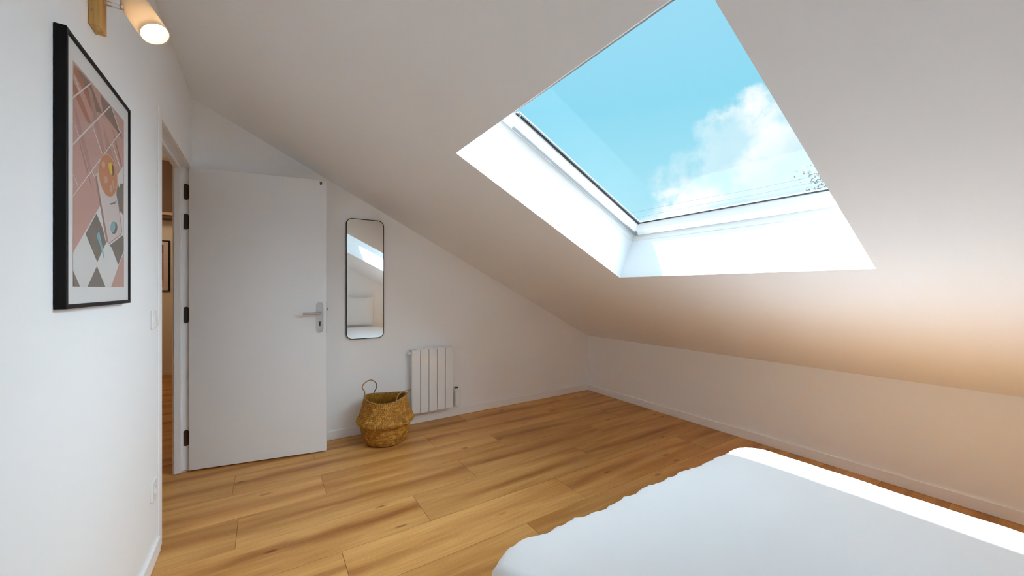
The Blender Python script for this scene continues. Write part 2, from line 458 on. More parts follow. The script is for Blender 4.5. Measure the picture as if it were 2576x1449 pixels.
# head
box(bm, -.082, -.046, DY0 - .0195, DY1 + .0195, DZ - .016, DZ + .0245, .003)
box(bm, -.0465, -.0005, DY0 - .0195, DY1 + .0195, DZ + .004, DZ + .0245, .002)
fr = obj('door_frame', bm, M['frame'], door)
bm = bmesh.new()
box(bm, .0005, .007, DY0 - .06, DY0 - .001, .0005, DZ + .045, .002)
box(bm, .0005, .007, DY0 - .0008, DY1 + .045, DZ + .0055, DZ + .045, .002)
obj('architrave', bm, M['trim'], door)
bm = bmesh.new()
box(bm, -.090, -.0805, DY1 + .002, DY1 + .05, .0005, DZ + .045, .002)
obj('architrave', bm, M['trim'], door)
for z0, z1 in ((1.835, 1.942), (1.634, 1.740), (1.004, 1.114), (.176, .283)):
    bm = bmesh.new()
    t = bmesh.new()
    prism(t, [(x, 0, z) for x, z in rrect(-.021, (z0 + z1) / 2, .0125, (z1 - z0) / 2, .011)], (0, -.004, 0))
    join(bm, t, Matrix.Translation((0, DY1 + .0108, 0)))
    tube(bm, [(-.006, DY1 + .005, z0 + .008), (-.006, DY1 + .005, z1 - .008)], .0055, 12)
    h = obj('hinge', bm, M['dark_metal'], fr); h['label'] = 'dark metal hinge on the white jamb'
# leaf frame
HP = Vector((-.008, 3.332, 0)); FP = Vector((.8133, 3.182, 0))
DD = (FP - HP).normalized(); DN = Vector((DD.y, -DD.x, 0)); DZv = Vector((0, 0, 1))   # DN faces the room
LW = (FP - HP).length
def leaf_pt(a, z, o=0): return HP + DD * a + DZv * z + DN * o
bm = bmesh.new(); frame_box(bm, HP, DD, DN, DZv, (.004, LW), (-.040, 0), (.012, 2.053), .0015, 1)
leaf = obj('door_leaf', bm, M['door'], door)
bm = bmesh.new()
t = bmesh.new(); prism(t, [(a, 0, z) for a, z in rrect(.791, 1.020, .0245, .116, .024, 8)], (0, .004, 0))
bmesh.ops.bevel(t, geom=[e for e in t.edges if all(abs(v.co.y - .004) < 1e-6 for v in e.verts)], offset=.0015, segments=2, affect='EDGES')
LM = Matrix(((DD.x, DN.x, 0, HP.x), (DD.y, DN.y, 0, HP.y), (0, 0, 1, 0), (0, 0, 0, 1)))
join(bm, t, LM)
obj('handle_plate', bm, M['steel'], leaf, True, 40)
bm = bmesh.new()
path = [leaf_pt(.795, 1.052, .003), leaf_pt(.795, 1.052, .026), leaf_pt(.793, 1.052, .036), leaf_pt(.787, 1.052, .043), leaf_pt(.777, 1.052, .046), leaf_pt(.74, 1.052, .047), leaf_pt(.684, 1.052, .047)]
tube(bm, path, .0088, 16)
lathe(bm, [(.0, .0), (.013, .0), (.013, .008), (.0, .008)], leaf_pt(.795, 1.052, .003), DN, 24)
obj('lever_handle', bm, M['steel'], leaf, True, 40)
bm = bmesh.new()
lathe(bm, [(0, 0), (.0085, 0), (.0085, .0075), (.006, .009), (0, .009)], leaf_pt(.792, .982, 0), DN, 24)
frame_box(bm, leaf_pt(.792, .968, 0), DD, DN, DZv, (-.0055, .0055), (0, .0075), (-.012, .014), .002)
c = obj('lock_cylinder', bm, M['dark_metal'], leaf); c['label'] = 'dark key cylinder below the lever'
bm = bmesh.new()
frame_box(bm, leaf_pt(LW, 1.08, -.02), DD, DN, DZv, (-.002, .010), (-.006, .006), (-.009, .009), .001)
frame_box(bm, leaf_pt(LW, 1.02, -.02), DD, DN, DZv, (-.001, .0012), (-.010, .010), (-.12, .12), .0004, 1)
obj('latch', bm, M['brass'], leaf)
# the number 9, solid strokes
bm = bmesh.new()
def nine(t):
    R = 24; cx, cz, ro, ri = 0, .0052, .0078, .0036
    o = [(cx + ro * math.cos(2 * PI * k / R), cz + 1.02 * ro * math.sin(2 * PI * k / R)) for k in range(R)]
    i = [(cx + ri * math.cos(2 * PI * k / R), cz + 1.15 * ri * math.sin(2 * PI * k / R)) for k in range(R)]
    vo = [[t.verts.new((x, y, z)) for x, z in o] for y in (0, .0006)]
    vi = [[t.verts.new((x, y, z)) for x, z in i] for y in (0, .0006)]
    for k in range(R):
        q = (k + 1) % R
        t.faces.new((vo[1][k], vo[1][q], vi[1][q], vi[1][k])); t.faces.new((vo[0][k], vo[0][q], vo[1][q], vo[1][k])); t.faces.new((vi[0][k], vi[0][q], vi[1][q], vi[1][k]))
    out = [(.0078, .0052), (.0076, -.001), (.0062, -.0065), (.0036, -.0102), (0, -.0118), (-.004, -.0110), (-.0066, -.0082), (-.0072, -.0058)]
    inn = [(.0036, .0040), (.0036, -.001), (.0026, -.0052), (.0012, -.0072), (-.0004, -.0078), (-.0022, -.0072), (-.0030, -.0060), (-.0031, -.0054)]
    a = [[t.verts.new((x, y, z)) for x, z in out] for y in (0, .0006)]
    b = [[t.verts.new((x, y, z)) for x, z in inn] for y in (0, .0006)]
    for k in range(len(out) - 1):
        t.faces.new((a[1][k], a[1][k + 1], b[1][k + 1], b[1][k])); t.faces.new((a[0][k], a[0][k + 1], a[1][k + 1], a[1][k])); t.faces.new((b[0][k], b[0][k + 1], b[1][k + 1], b[1][k]))
    bmesh.ops.recalc_face_normals(t, faces=t.faces[:])
t = bmesh.new(); nine(t)
join(bm, t, Matrix(((DD.x, DN.x, 0, leaf_pt(.799, 0, .0003).x), (DD.y, DN.y, 0, leaf_pt(.799, 0, .0003).y), (0, 0, 1, 2.027), (0, 0, 0, 1))))
c = obj('door_number', bm, M['black'], leaf); c['label'] = 'small black number 9 in the top corner'

# ------------------------------------------------------------------ window 1 : skylight
win = thing('window_1', 'large white framed skylight set deep in the sloping ceiling', 'window', SP(-2.1, 1.14, .33), kind='structure')
def prof_ring(bm, prof, e0=E0, e1=E1, y0=SY0, y1=SY1, close=True):
    """profile [(inset, depth)] swept round the opening with mitred corners"""
    rings = []
    for ins, d in prof:
        rings.append([bm.verts.new(SP(e, y, d)) for e, y in ((e0 + ins, y0 + ins), (e1 - ins, y0 + ins), (e1 - ins, y1 - ins), (e0 + ins, y1 - ins))])
    n = len(rings); fs = []
    for a in range(n if close else n - 1):
        A, B = rings[a], rings[(a + 1) % n]
        for i in range(4):
            fs.append(bm.faces.new((A[i], A[(i + 1) % 4], B[(i + 1) % 4], B[i])))
    bmesh.ops.recalc_face_normals(bm, faces=fs)
bm = bmesh.new(); prof_ring(bm, [(.0004, .286), (.0042, .288), (.0042, .3275), (.0004, .3285)])
obj('lining', bm, M['lining'], win)
bm = bmesh.new(); prof_ring(bm, [(.0004, .3315), (.019, .3315), (.021, .335), (.021, .36), (.0004, .36)])
obj('frame', bm, M['upvc'], win)
SASH = [(.022, .318), (.025, .315), (.062, .315), (.066, .318), (.092, .3585), (.094, .3585), (.094, .372), (.03, .372), (.022, .366)]
bm = bmesh.new()
prof = SASH
rings = []
for ins, d in prof:
    top = ins if ins < .03 else ins + .061                      # the deeper top rail carrying the opening bar
    rings.append([bm.verts.new(SP(e, y, d)) for e, y in ((E0 + top, SY0 + ins), (E1 - ins, SY0 + ins), (E1 - ins, SY1 - ins), (E0 + top, SY1 - ins))])
for a in range(len(rings)):
    A, B = rings[a], rings[(a + 1) % len(rings)]
    for i in range(4): bm.faces.new((A[i], A[(i + 1) % 4], B[(i + 1) % 4], B[i]))
bmesh.ops.recalc_face_normals(bm, faces=bm.faces[:])
sash = obj('sash', bm, M['upvc'], win)
# rubber gasket round the glass, in the two lengths that meet at the pivot
def strip(name, m, e0, e1, ya, yb, da, db, parent):
    bm = bmesh.new()
    prism(bm, [SP(e0, ya, da), SP(e0, yb, da), SP(e0, yb, db), SP(e0, ya, db)], EV * (e1 - e0))
    return obj(name, bm, m, parent)
def cross(name, m, ea, eb, y0, y1, da, db, parent):
    bm = bmesh.new()
    prism(bm, [SP(ea, y0, da), SP(eb, y0, da), SP(eb, y0, db), SP(ea, y0, db)], YV * (y1 - y0))
    return obj(name, bm, m, parent)
GI = .0945
for (a, b, o) in ((-2.636, -2.612, .004), (-2.606, E1 - GI, 0)):
    strip('gasket', M['gasket'], a, b, SY1 - GI + o, SY1 - GI - .010 + o, .353, .361, sash)
    strip('gasket', M['gasket'], a, b, SY0 + GI - o, SY0 + GI + .010 - o, .353, .361, sash)
cross('gasket', M['gasket'], E1 - GI, E1 - GI - .0075, SY0 + GI, SY1 - GI, .3555, .361, sash)
strip('glazing_bead', M['spacer'], -2.630, E1 - GI - .006, SY1 - GI - .0105, SY1 - GI - .024, .3575, .3625, sash)
strip('glazing_bead', M['spacer'], -2.630, E1 - GI - .006, SY0 + GI + .0105, SY0 + GI + .024, .3575, .3625, sash)
cross('glazing_bead', M['spacer'], E1 - GI - .008, E1 - GI - .013, SY0 + GI + .02, SY1 - GI - .02, .3575, .3625, sash)
# aluminium blind rails on the sides of the sash
strip('blind_rail', M['alu'], -2.600, E1 - .030, SY1 - .062, SY1 - .036, .3105, .3148, sash)
strip('blind_rail', M['alu'], -2.600, E1 - .030, SY0 + .036, SY0 + .062, .3105, .3148, sash)
bm = bmesh.new(); frame_box(bm, SP(E1 - .058, SY1 - .072, .330), EV, YV, NV, (-.010, .006), (-.004, .010), (-.02, .004), .002)
obj('catch', bm, M['alu'], sash)
cross('gasket', M['spacer'], E0 + .1552, E0 + .1590, SY0 + GI, SY1 - GI, .3555, .361, sash)
bm = bmesh.new()
prism(bm, [SP(E0 + .150, SY0 + .09, .3645), SP(E1 - .09, SY0 + .09, .3645), SP(E1 - .09, SY1 - .09, .3645), SP(E0 + .150, SY1 - .09, .3645)], NV * .004)
obj('glass_pane', bm, M['glass'], sash)

# ------------------------------------------------------------------ framed print on the left wall
pic = thing('framed_picture', 'black framed print of pink tiles and a cocktail on the left wall', 'picture', (0, 1.62, 1.52))
py0, py1, pz0, pz1, pth = 1.357, 1.8805, 1.1825, 1.868, .0226
bm = bmesh.new()
def pr_ring(bm, prof, x_of):
    rings = [[bm.verts.new((x, y, z)) for y, z in ((py0 + i, pz0 + i), (py1 - i, pz0 + i), (py1 - i, pz1 - i), (py0 + i, pz1 - i))] for i, x in prof]
    for a in range(len(rings)):
        A, B = rings[a], rings[(a + 1) % len(rings)]
        for i in range(4): bm.faces.new((A[i], A[(i + 1) % 4], B[(i + 1) % 4], B[i]))
    bmesh.ops.recalc_face_normals(bm, faces=bm.faces[:])
pr_ring(bm, [(0, .0015), (0, pth - .001), (.001, pth), (.0095, pth), (.0105, pth - .001), (.0105, .0015)], None)
obj('picture_frame', bm, M['frame_black'], pic)
def flat(col, r=.6): return principled('print_%d' % len(bpy.data.materials), col, r)
ACOL = {'white': (.70, .69, .68), 'pink': (.55, .325, .27), 'shade': (.46, .25, .20), 'brown': (.25, .155, .115), 'rust': (.42, .165, .10), 'mauve': (.38, .22, .19), 'grey': (.19, .16, .135),
        'tray': (.64, .56, .54), 'cream': (.62, .43, .30), 'orange': (.56, .22, .10), 'peach': (.60, .36, .26), 'yellow': (.72, .56, .05), 'dark': (.12, .09, .06), 'blue': (.20, .44, .50)}
KEYS = list(ACOL)
PM = [flat((.78, .78, .775))] + [flat(ACOL[k]) for k in KEYS]
ART = [
    ('brown', [(1.4321, 1.8012), (1.5265, 1.8032), (1.6137, 1.7539), (1.5472, 1.7334), (1.4934, 1.773)]),
    ('rust', [(1.4093, 1.7594), (1.4681, 1.7321), (1.5265, 1.6942), (1.5064, 1.6842), (1.4498, 1.7099), (1.4093, 1.7312)]),
    ('brown', [(1.5984, 1.8028), (1.6875, 1.8059), (1.8094, 1.7409), (1.732, 1.7485), (1.6215, 1.7598)]),
    ('rust', [(1.4149, 1.7999), (1.4321, 1.8012), (1.4934, 1.773), (1.5472, 1.7334), (1.5333, 1.728), (1.4743, 1.7596), (1.4149, 1.781)]),
    ('mauve', [(1.4445, 1.6289), (1.465, 1.6024), (1.5081, 1.5517), (1.5402, 1.5139), (1.5217, 1.5237), (1.4905, 1.5557), (1.4527, 1.6035)]),
    ('shade', [(1.500, 1.790), (1.532, 1.785), (1.600, 1.700), (1.662, 1.615), (1.628, 1.622), (1.556, 1.700)]),
    ('shade', [(1.410, 1.700), (1.440, 1.680), (1.502, 1.610), (1.542, 1.548), (1.510, 1.560), (1.450, 1.630)]),
    ('shade', [(1.620, 1.725), (1.660, 1.700), (1.752, 1.620), (1.785, 1.575), (1.742, 1.590), (1.650, 1.660)]),
    ('rust', [(1.700, 1.740), (1.716, 1.735), (1.790, 1.665), (1.812, 1.630), (1.780, 1.655)]),
    ('white', [(1.4065, 1.7163), (1.5265, 1.8058), (1.5265, 1.8011), (1.4065, 1.7107)]),
    ('white', [(1.4065, 1.5984), (1.6832, 1.8065), (1.6918, 1.8065), (1.4065, 1.5932)]),
    ('white', [(1.4056, 1.4668), (1.787, 1.7614), (1.7951, 1.7621), (1.4056, 1.4636)]),
    ('white', [(1.4128, 1.7709), (1.4167, 1.7727), (1.4551, 1.7491), (1.451, 1.7473)]),
    ('white', [(1.4047, 1.6542), (1.4085, 1.6556), (1.449, 1.6291), (1.4449, 1.6277)]),
    ('white', [(1.535, 1.688), (1.5397, 1.6897), (1.6166, 1.6345), (1.6113, 1.6329)]),
    ('white', [(1.6935, 1.8052), (1.6995, 1.8076), (1.7785, 1.7585), (1.7719, 1.7561)]),
    ('white', [(1.7021, 1.6909), (1.7082, 1.6928), (1.7869, 1.6364), (1.7802, 1.6346)]),
    ('white', [(1.4078, 1.5195), (1.4116, 1.5204), (1.4429, 1.4971), (1.4389, 1.4962)]),
    ('white', [(1.5291, 1.5589), (1.5338, 1.5601), (1.5607, 1.5496), (1.5559, 1.5484)]),
    ('white', [(1.8153, 1.6544), (1.594, 1.4739), (1.408, 1.3225), (1.408, 1.2373), (1.8219, 1.2382)]),
    ('pink', [(1.4079, 1.3596), (1.4284, 1.3414), (1.4079, 1.3255)]),
    ('grey', [(1.5687, 1.4486), (1.4889, 1.3804), (1.5743, 1.3084), (1.6088, 1.3401), (1.647, 1.3715), (1.6207, 1.4093)]),
    ('grey', [(1.5715, 1.2975), (1.5018, 1.2377), (1.6421, 1.2379)]),
    ('grey', [(1.4084, 1.2787), (1.4084, 1.2373), (1.4523, 1.2374)]),
    ('grey', [(1.6738, 1.3664), (1.6968, 1.363), (1.7612, 1.3102), (1.8205, 1.3623), (1.8205, 1.4063), (1.8088, 1.4147)]),
    ('grey', [(1.7479, 1.5827), (1.7737, 1.5678), (1.7837, 1.5849), (1.8163, 1.5925), (1.8163, 1.4824), (1.787, 1.4925), (1.7803, 1.485), (1.7416, 1.536)]),
    ('pink', [(1.6922, 1.238), (1.7576, 1.3029), (1.8221, 1.3551), (1.8237, 1.2382)]),
    ('tray', [(1.5593, 1.5577), (1.584, 1.5713), (1.7416, 1.5401), (1.7634, 1.5036), (1.7972, 1.4302), (1.7858, 1.4144), (1.6673, 1.3724), (1.6483, 1.3738), (1.5971, 1.4733)]),
    ('mauve', [(1.5579, 1.5538), (1.5691, 1.5584), (1.6118, 1.476), (1.6654, 1.38), (1.6558, 1.3735), (1.6483, 1.3749), (1.5971, 1.4733)]),
    ('mauve', [(1.7634, 1.5036), (1.7693, 1.5047), (1.8026, 1.4297), (1.7911, 1.4138), (1.6705, 1.3706), (1.6673, 1.3731), (1.7843, 1.4147), (1.7957, 1.43)]),
    ('grey', [(1.6811, 1.4989), (1.7229, 1.5098), (1.7416, 1.5206), (1.7447, 1.5181), (1.7291, 1.5069), (1.687, 1.4954)]),
    ('cream', [(1.7536, 1.6075), (1.7572, 1.586), (1.7511, 1.5641), (1.7361, 1.5443), (1.7141, 1.5287), (1.6879, 1.5189), (1.6604, 1.5155), (1.6342, 1.5185), (1.6117, 1.5274), (1.5948, 1.541), (1.5845, 1.5581), (1.5817, 1.5771), (1.5865, 1.5965), (1.5986, 1.6148), (1.6172, 1.6303), (1.6408, 1.6416), (1.6676, 1.6474), (1.6951, 1.6468), (1.7204, 1.6395), (1.7408, 1.626)]),
    ('orange', [(1.746, 1.6052), (1.7496, 1.5847), (1.7444, 1.5639), (1.7309, 1.5451), (1.711, 1.5304), (1.687, 1.5212), (1.6616, 1.5182), (1.6373, 1.5213), (1.6163, 1.53), (1.6003, 1.5433), (1.5905, 1.5598), (1.5877, 1.5782), (1.5919, 1.5968), (1.6029, 1.6143), (1.6199, 1.6289), (1.6417, 1.6394), (1.6664, 1.6446), (1.6917, 1.6436), (1.7151, 1.6362), (1.734, 1.623)]),
    ('peach', [(1.64, 1.6094), (1.6384, 1.6027), (1.6309, 1.5965), (1.6203, 1.5933), (1.6109, 1.5942), (1.606, 1.5988), (1.6075, 1.6054), (1.6148, 1.6114), (1.6253, 1.6147), (1.6349, 1.614)]),
    ('peach', [(1.6622, 1.5688), (1.6607, 1.5615), (1.6531, 1.5552), (1.6422, 1.5523), (1.6323, 1.5538), (1.6272, 1.5591), (1.6285, 1.5662), (1.636, 1.5725), (1.6467, 1.5756), (1.6568, 1.5742)]),
    ('peach', [(1.7029, 1.5504), (1.7026, 1.5427), (1.6975, 1.5367), (1.6895, 1.5347), (1.6818, 1.5375), (1.6772, 1.5439), (1.6774, 1.5515), (1.6823, 1.5574), (1.6902, 1.5595), (1.6981, 1.5569)]),
    ('peach', [(1.7222, 1.5668), (1.7231, 1.5586), (1.7204, 1.5527), (1.7152, 1.5514), (1.7094, 1.5551), (1.7054, 1.5623), (1.7045, 1.5704), (1.7071, 1.5762), (1.7123, 1.5776), (1.7181, 1.574)]),
    ('yellow', [(1.664, 1.6173), (1.6899, 1.6304), (1.7017, 1.6257), (1.6958, 1.6102), (1.7047, 1.6025), (1.7017, 1.5907), (1.6783, 1.5957), (1.6697, 1.6071)]),
    ('dark', [(1.7017, 1.6257), (1.7138, 1.623), (1.7217, 1.6089), (1.7107, 1.5924), (1.7017, 1.5907), (1.7047, 1.6025), (1.6958, 1.6102)]),
    ('grey', [(1.7524, 1.4303), (1.745, 1.4196), (1.7312, 1.4111), (1.7148, 1.407), (1.7004, 1.4083), (1.6915, 1.4145), (1.6903, 1.424), (1.6972, 1.4343), (1.7103, 1.4429), (1.7266, 1.4474), (1.7416, 1.4464), (1.7511, 1.4402)]),
    ('blue', [(1.7303, 1.4311), (1.7244, 1.4215), (1.7139, 1.4139), (1.7017, 1.4104), (1.6911, 1.4118), (1.6848, 1.4176), (1.6843, 1.4263), (1.6899, 1.4357), (1.7001, 1.4433), (1.7123, 1.4471), (1.7232, 1.4459), (1.7299, 1.4401)]),
    ('blue', [(1.5828, 1.3981), (1.5715, 1.3864), (1.5743, 1.3785), (1.5913, 1.3637), (1.6118, 1.3403), (1.6268, 1.3227), (1.6298, 1.3235), (1.6207, 1.3496), (1.5983, 1.3833), (1.5913, 1.3971)]),
]
bm = bmesh.new()
box(bm, .003, .0178, py0 + .011, py1 - .011, pz0 + .011, pz1 - .011)
PY0, PY1, PZ0, PZ1 = 1.4085, 1.8225, 1.2375, 1.8085
def poly(pts, x, mi, clip=True):
    vs = [bm.verts.new((x, min(max(y, PY0), PY1) if clip else y, min(max(z, PZ0), PZ1) if clip else z)) for y, z in pts]
    f = bm.faces.new(vs); f.normal_update()
    if f.normal.x < 0: f.normal_flip()
    f.material_index = mi
poly([(PY0, PZ0), (PY1, PZ0), (PY1, PZ1), (PY0, PZ1)], .01795, 1 + KEYS.index('pink'))
for i, (k, pts) in enumerate(ART):
    poly(pts, .0180 + i * .000012, 1 + KEYS.index(k))
bmesh.ops.triangulate(bm, faces=[f for f in bm.faces if len(f.verts) > 4])
art = obj('art_print', bm, PM, pic); art['label'] = 'printed sheet of pink and grey tiles with an orange drink'
bm = bmesh.new(); box(bm, .0198, .0208, py0 + .0107, py1 - .0107, pz0 + .0107, pz1 - .0107)
obj('picture_glass', bm, M['picture_glass'], pic)

# ------------------------------------------------------------------ wall spotlight
lamp = thing('wall_spotlight', 'lit cream cylinder spotlight on a pine wall bracket above the picture', 'lamp', (0, 1.6, 2.06))
bm = bmesh.new(); box(bm, .0006, .0235, 1.571, 1.632, 1.991, 2.26, .0015, 1)
br = obj('wooden_bracket', bm, M['pine'], lamp)
bm = bmesh.new(); lathe(bm, [(0, 0), (.0032, 0), (.0032, .0006), (.0012, .0009), (.0012, .0003), (0, .0003)], (.0085, 1.5712, 2.032), (0, -1, 0), 20)
obj('screw', bm, M['brass'], br)
AX = Vector((.475, -.323, -.815)).normalized()
S0 = Vector((.090, 1.616, 2.102)); SLn = .106; SR = .0375
bm = bmesh.new(); tube(bm, [(.0236, 1.604, 2.079), (.062, 1.602, 2.078)], .0075, 16); obj('arm', bm, M['chrome'], lamp, True, 40)
bm = bmesh.new(); lathe(bm, [(0, -.011), (.006, -.0095), (.0095, -.005), (.0105, 0), (.0095, .005), (.006, .0095), (0, .011)], (.068, 1.601, 2.079), (1, 0, 0), 20)
tube(bm, [(.068, 1.601, 2.079), S0 - AX * .004], .005, 12); obj('swivel_joint', bm, M['chrome'], lamp, True, 40)
bm = bmesh.new()
lathe(bm, [(SR - .0018, 0), (SR, 0), (SR, SLn), (SR - .0018, SLn)], S0, AX, 56, close=True)
sh = obj('lamp_shade', bm, M['shade'], lamp, True, 40)
bm = bmesh.new(); lathe(bm, [(0, 0), (SR - .0035, 0), (SR - .0035, .004), (0, .004)], S0 + AX * .0008, AX, 40); obj('shade_cap', bm, M['shade'], sh, True, 40)
bm = bmesh.new(); lathe(bm, [(0, .030), (.014, .030), (.018, .034), (.029, .076), (.0335, .092), (.0325, .095), (0, .097)], S0, AX, 36)
bl = obj('bulb', bm, M['bulb'], lamp, True); bl['label'] = 'glowing warm white bulb face'
bm = bmesh.new(); box(bm, .052, .094, 1.628, 1.672, 2.105, 2.30, .0015, 1)
obj('lamp_holder', bm, M['pine'], lamp)

# ------------------------------------------------------------------ switch and socket
sw = thing('wall_switch', 'white rocker light switch on the left wall beside the doorway', 'switch', (0, 2.325, 1.095))
bm = bmesh.new(); box(bm, .0003, .009, 2.2825, 2.3675, 1.0525, 1.1375, .003); obj('cover_plate', bm, M['plastic'], sw)
bm = bmesh.new(); prism(bm, [(.0092, 2.296, 1.064), (.0092, 2.296, 1.126), (.0105, 2.296, 1.126), (.0150, 2.296, 1.066), (.0148, 2.296, 1.064)], (0, .058, 0)); obj('rocker', bm, M['plastic'], sw)
so = thing('wall_socket', 'white round-recess power socket low on the left wall', 'socket', (0, 2.325, .325))
bm = bmesh.new()
y, z, hw = 2.325, .325, .043
lathe(bm, [(.021, .0003), (.021, .0098), (.0245, .0104), (.0265, .0098), (.0275, .006), (.0275, .0003)], (0, y, z), (1, 0, 0), 40, close=True)
box_pts = rrect(y, z, hw, hw, .006)
n = len(box_pts)
circ = [(y + .0272 * math.cos(2 * PI * k / n), z + .0272 * math.sin(2 * PI * k / n)) for k in range(n)]
a0 = [bm.verts.new((.0003, p[0], p[1])) for p in box_pts]; a1 = [bm.verts.new((.0085, p[0], p[1])) for p in box_pts]
ang = [math.atan2(p[1] - z, p[0] - y) for p in box_pts]
c1 = [bm.verts.new((.0085, y + .0272 * math.cos(t), z + .0272 * math.sin(t))) for t in ang]
for k in range(n):
    q = (k + 1) % n
    bm.faces.new((a0[k], a0[q], a1[q], a1[k])); bm.faces.new((a1[k], a1[q], c1[q], c1[k]))
bmesh.ops.recalc_face_normals(bm, faces=bm.faces[:])
obj('cover_plate', bm, M['plastic'], so)
bm = bmesh.new(); lathe(bm, [(0, .0012), (.0205, .0012), (.0205, .0003), (0, .0003)], (0, y, z), (1, 0, 0), 32)
w = obj('socket_well', bm, M['plastic'], so)
bm = bmesh.new()
for dy in (-.0095, .0095): lathe(bm, [(0, .0018), (.0027, .0018), (.0027, .0012), (0, .0012)], (0, y + dy, z), (1, 0, 0), 14)
obj('pin_hole', bm, M['dark_plastic'], w)
bm = bmesh.new(); lathe(bm, [(0, .0095), (.0018, .009), (.0024, .0075), (.0024, .0012), (0, .0012)], (0, y, z + .010), (1, 0, 0), 14); obj('earth_pin', bm, M['chrome'], w)

# ------------------------------------------------------------------ mirror on the end wall
mi = thing('wall_mirror', 'tall narrow wall mirror with rounded corners and thin black rim', 'mirror', (1.144, L, 1.32))
mx, mz, mhw, mhh, mr = 1.1445, 1.319, .1535, .508, .050
bm = bmesh.new()
def loop(ins, y, r): return [bm.verts.new((p[0], y, p[1])) for p in rrect(mx, mz, mhw - ins, mhh - ins, r, 10)]
RG = [loop(0, L - .0006, mr), loop(0, L - .020, mr), loop(.0012, L - .0212, mr - .0012), loop(.004, L - .0212, mr - .004), loop(.0045, L - .020, mr - .0045), loop(.0045, L - .0006, mr - .0045)]
for a in range(len(RG)):
    A, B = RG[a], RG[(a + 1) % len(RG)]
    for k in range(len(A)): bm.faces.new((A[k], A[(k + 1) % len(A)], B[(k + 1) % len(A)], B[k]))
bmesh.ops.recalc_face_normals(bm, faces=bm.faces[:])
obj('mirror_rim', bm, M['frame_black'], mi, True, 35)
bm = bmesh.new(); prism(bm, [(p[0], L - .001, p[1]) for p in rrect(mx, mz, mhw - .005, mhh - .005, mr - .005, 10)], (0, -.0165, 0))
obj('mirror_glass', bm, M['mirror'], mi)

# ------------------------------------------------------------------ radiator
rad = thing('radiator', 'white five-panel electric radiator low on the end wall', 'radiator', (1.725, L, .11))
rx0, rx1, rz0, rz1 = 1.524, 1.926, .112, .692
fw = (rx1 - rx0) / 5
for k in range(5):
    bm = bmesh.new()
    x0 = rx0 + fw * k
    box(bm, x0 + .0027, x0 + fw - .0027, 3.3405, 3.372, rz0, rz1 - .010, .003)
    box(bm, x0 + .022, x0 + fw - .022, 3.3725, 3.392, rz0 + .03, rz1 - .03, .003)
    obj('radiator_panel', bm, M['radiator'], rad)
for za, zb in ((rz1 - .028, rz1 - .011), (rz0 + .010, rz0 + .028)):
    bm = bmesh.new(); box(bm, rx0 + .004, rx1 - .004, 3.3725, 3.398, za, zb, .002); obj('radiator_manifold', bm, M['radiator_dark'], rad)
bm = bmesh.new()
for k in range(15):
    x0 = rx0 + .002 + (rx1 - rx0 - .004) * k / 15
    box(bm, x0 + .0035, x0 + (rx1 - rx0 - .004) / 15 - .0035, 3.348, 3.398, rz1 - .010, rz1 - .006, .0008, 1)
box(bm, rx0 + .001, rx1 - .001, 3.341, 3.3485, rz1 - .0095, rz1 - .004, .001, 1)
box(bm, rx0 + .001, rx1 - .001, 3.394, 3.400, rz1 - .0105, rz1 - .004, .001, 1)
obj('top_grille', bm, M['radiator'], rad)
for xa in (rx0 + .05, rx1 - .085):
    bm = bmesh.new(); box(bm, xa, xa + .035, 3.3985, L - .0006, .20, .64, .002); obj('wall_bracket', bm, M['radiator'], rad)
for z in (rz1 - .036, rz0 + .036):
    bm = bmesh.new(); lathe(bm, [(0, 0), (.011, 0), (.011, .012), (.013, .013), (.013, .022), (.010, .026), (0, .026)], (rx0 + .002, 3.372, z), (-1, 0, 0), 24)
    obj('end_cap', bm, M['radiator'], rad, True, 35)
bm = bmesh.new()
prism(bm, [(1.962, 3.372, .108), (2.006, 3.372, .106), (2.024, 3.384, .108), (2.024, 3.412, .108), (1.962, 3.412, .108)], (0, 0, .142))
bmesh.ops.bevel(bm, geom=bm.edges[:], offset=.002, segments=2, affect='EDGES')
cb = obj('control_box', bm, M['radiator'], rad)
bm = bmesh.new(); prism(bm, [(1.962, 3.374, .2505), (2.0, 3.374, .2505), (2.02, 3.386, .2505), (2.02, 3.412, .2505), (1.962, 3.412, .2505)], (0, 0, .026))
obj('control_dial', bm, M['plastic'], cb)
bm = bmesh.new(); box(bm, 1.964, 1.994, 3.376, 3.408, .2768, .288, .002); obj('control_knob', bm, M['dark_plastic'], cb)

# ------------------------------------------------------------------ seagrass basket
BX, BY = 1.249, 3.168
bk = thing('wicker_basket', 'round belly seagrass basket with two rope handles by the radiator', 'basket', (BX, BY, 0))
EX, EY = 1.0, 1.06
prof = [(.118, .004), (.140, .006), (.158, .018), (.172, .045), (.182, .08), (.189, .115), (.193, .150), (.195, .166),
        (.206, .163), (.217, .168), (.222, .180), (.219, .194), (.209, .212), (.196, .235), (.187, .265), (.178, .295), (.170, .325), (.166, .345), (.163, .356)]
def interp(prof, n):
    seg = [math.hypot(prof[i + 1][0] - prof[i][0], prof[i + 1][1] - prof[i][1]) for i in range(len(prof) - 1)]
    tot = sum(seg); out = []
    for k in range(n + 1):
        s = tot * k / n; i = 0
        while i < len(seg) - 1 and s > seg[i]: s -= seg[i]; i += 1
        t = min(1, s / seg[i]); a, b = prof[i], prof[i + 1]
        out.append((a[0] + (b[0] - a[0]) * t, a[1] + (b[1] - a[1]) * t))
    return out
NR, NA = 240, 576
pp = interp(prof, NR)
bm = bmesh.new(); rows = []; strand = []
rq = random.Random(3)
cell = {}
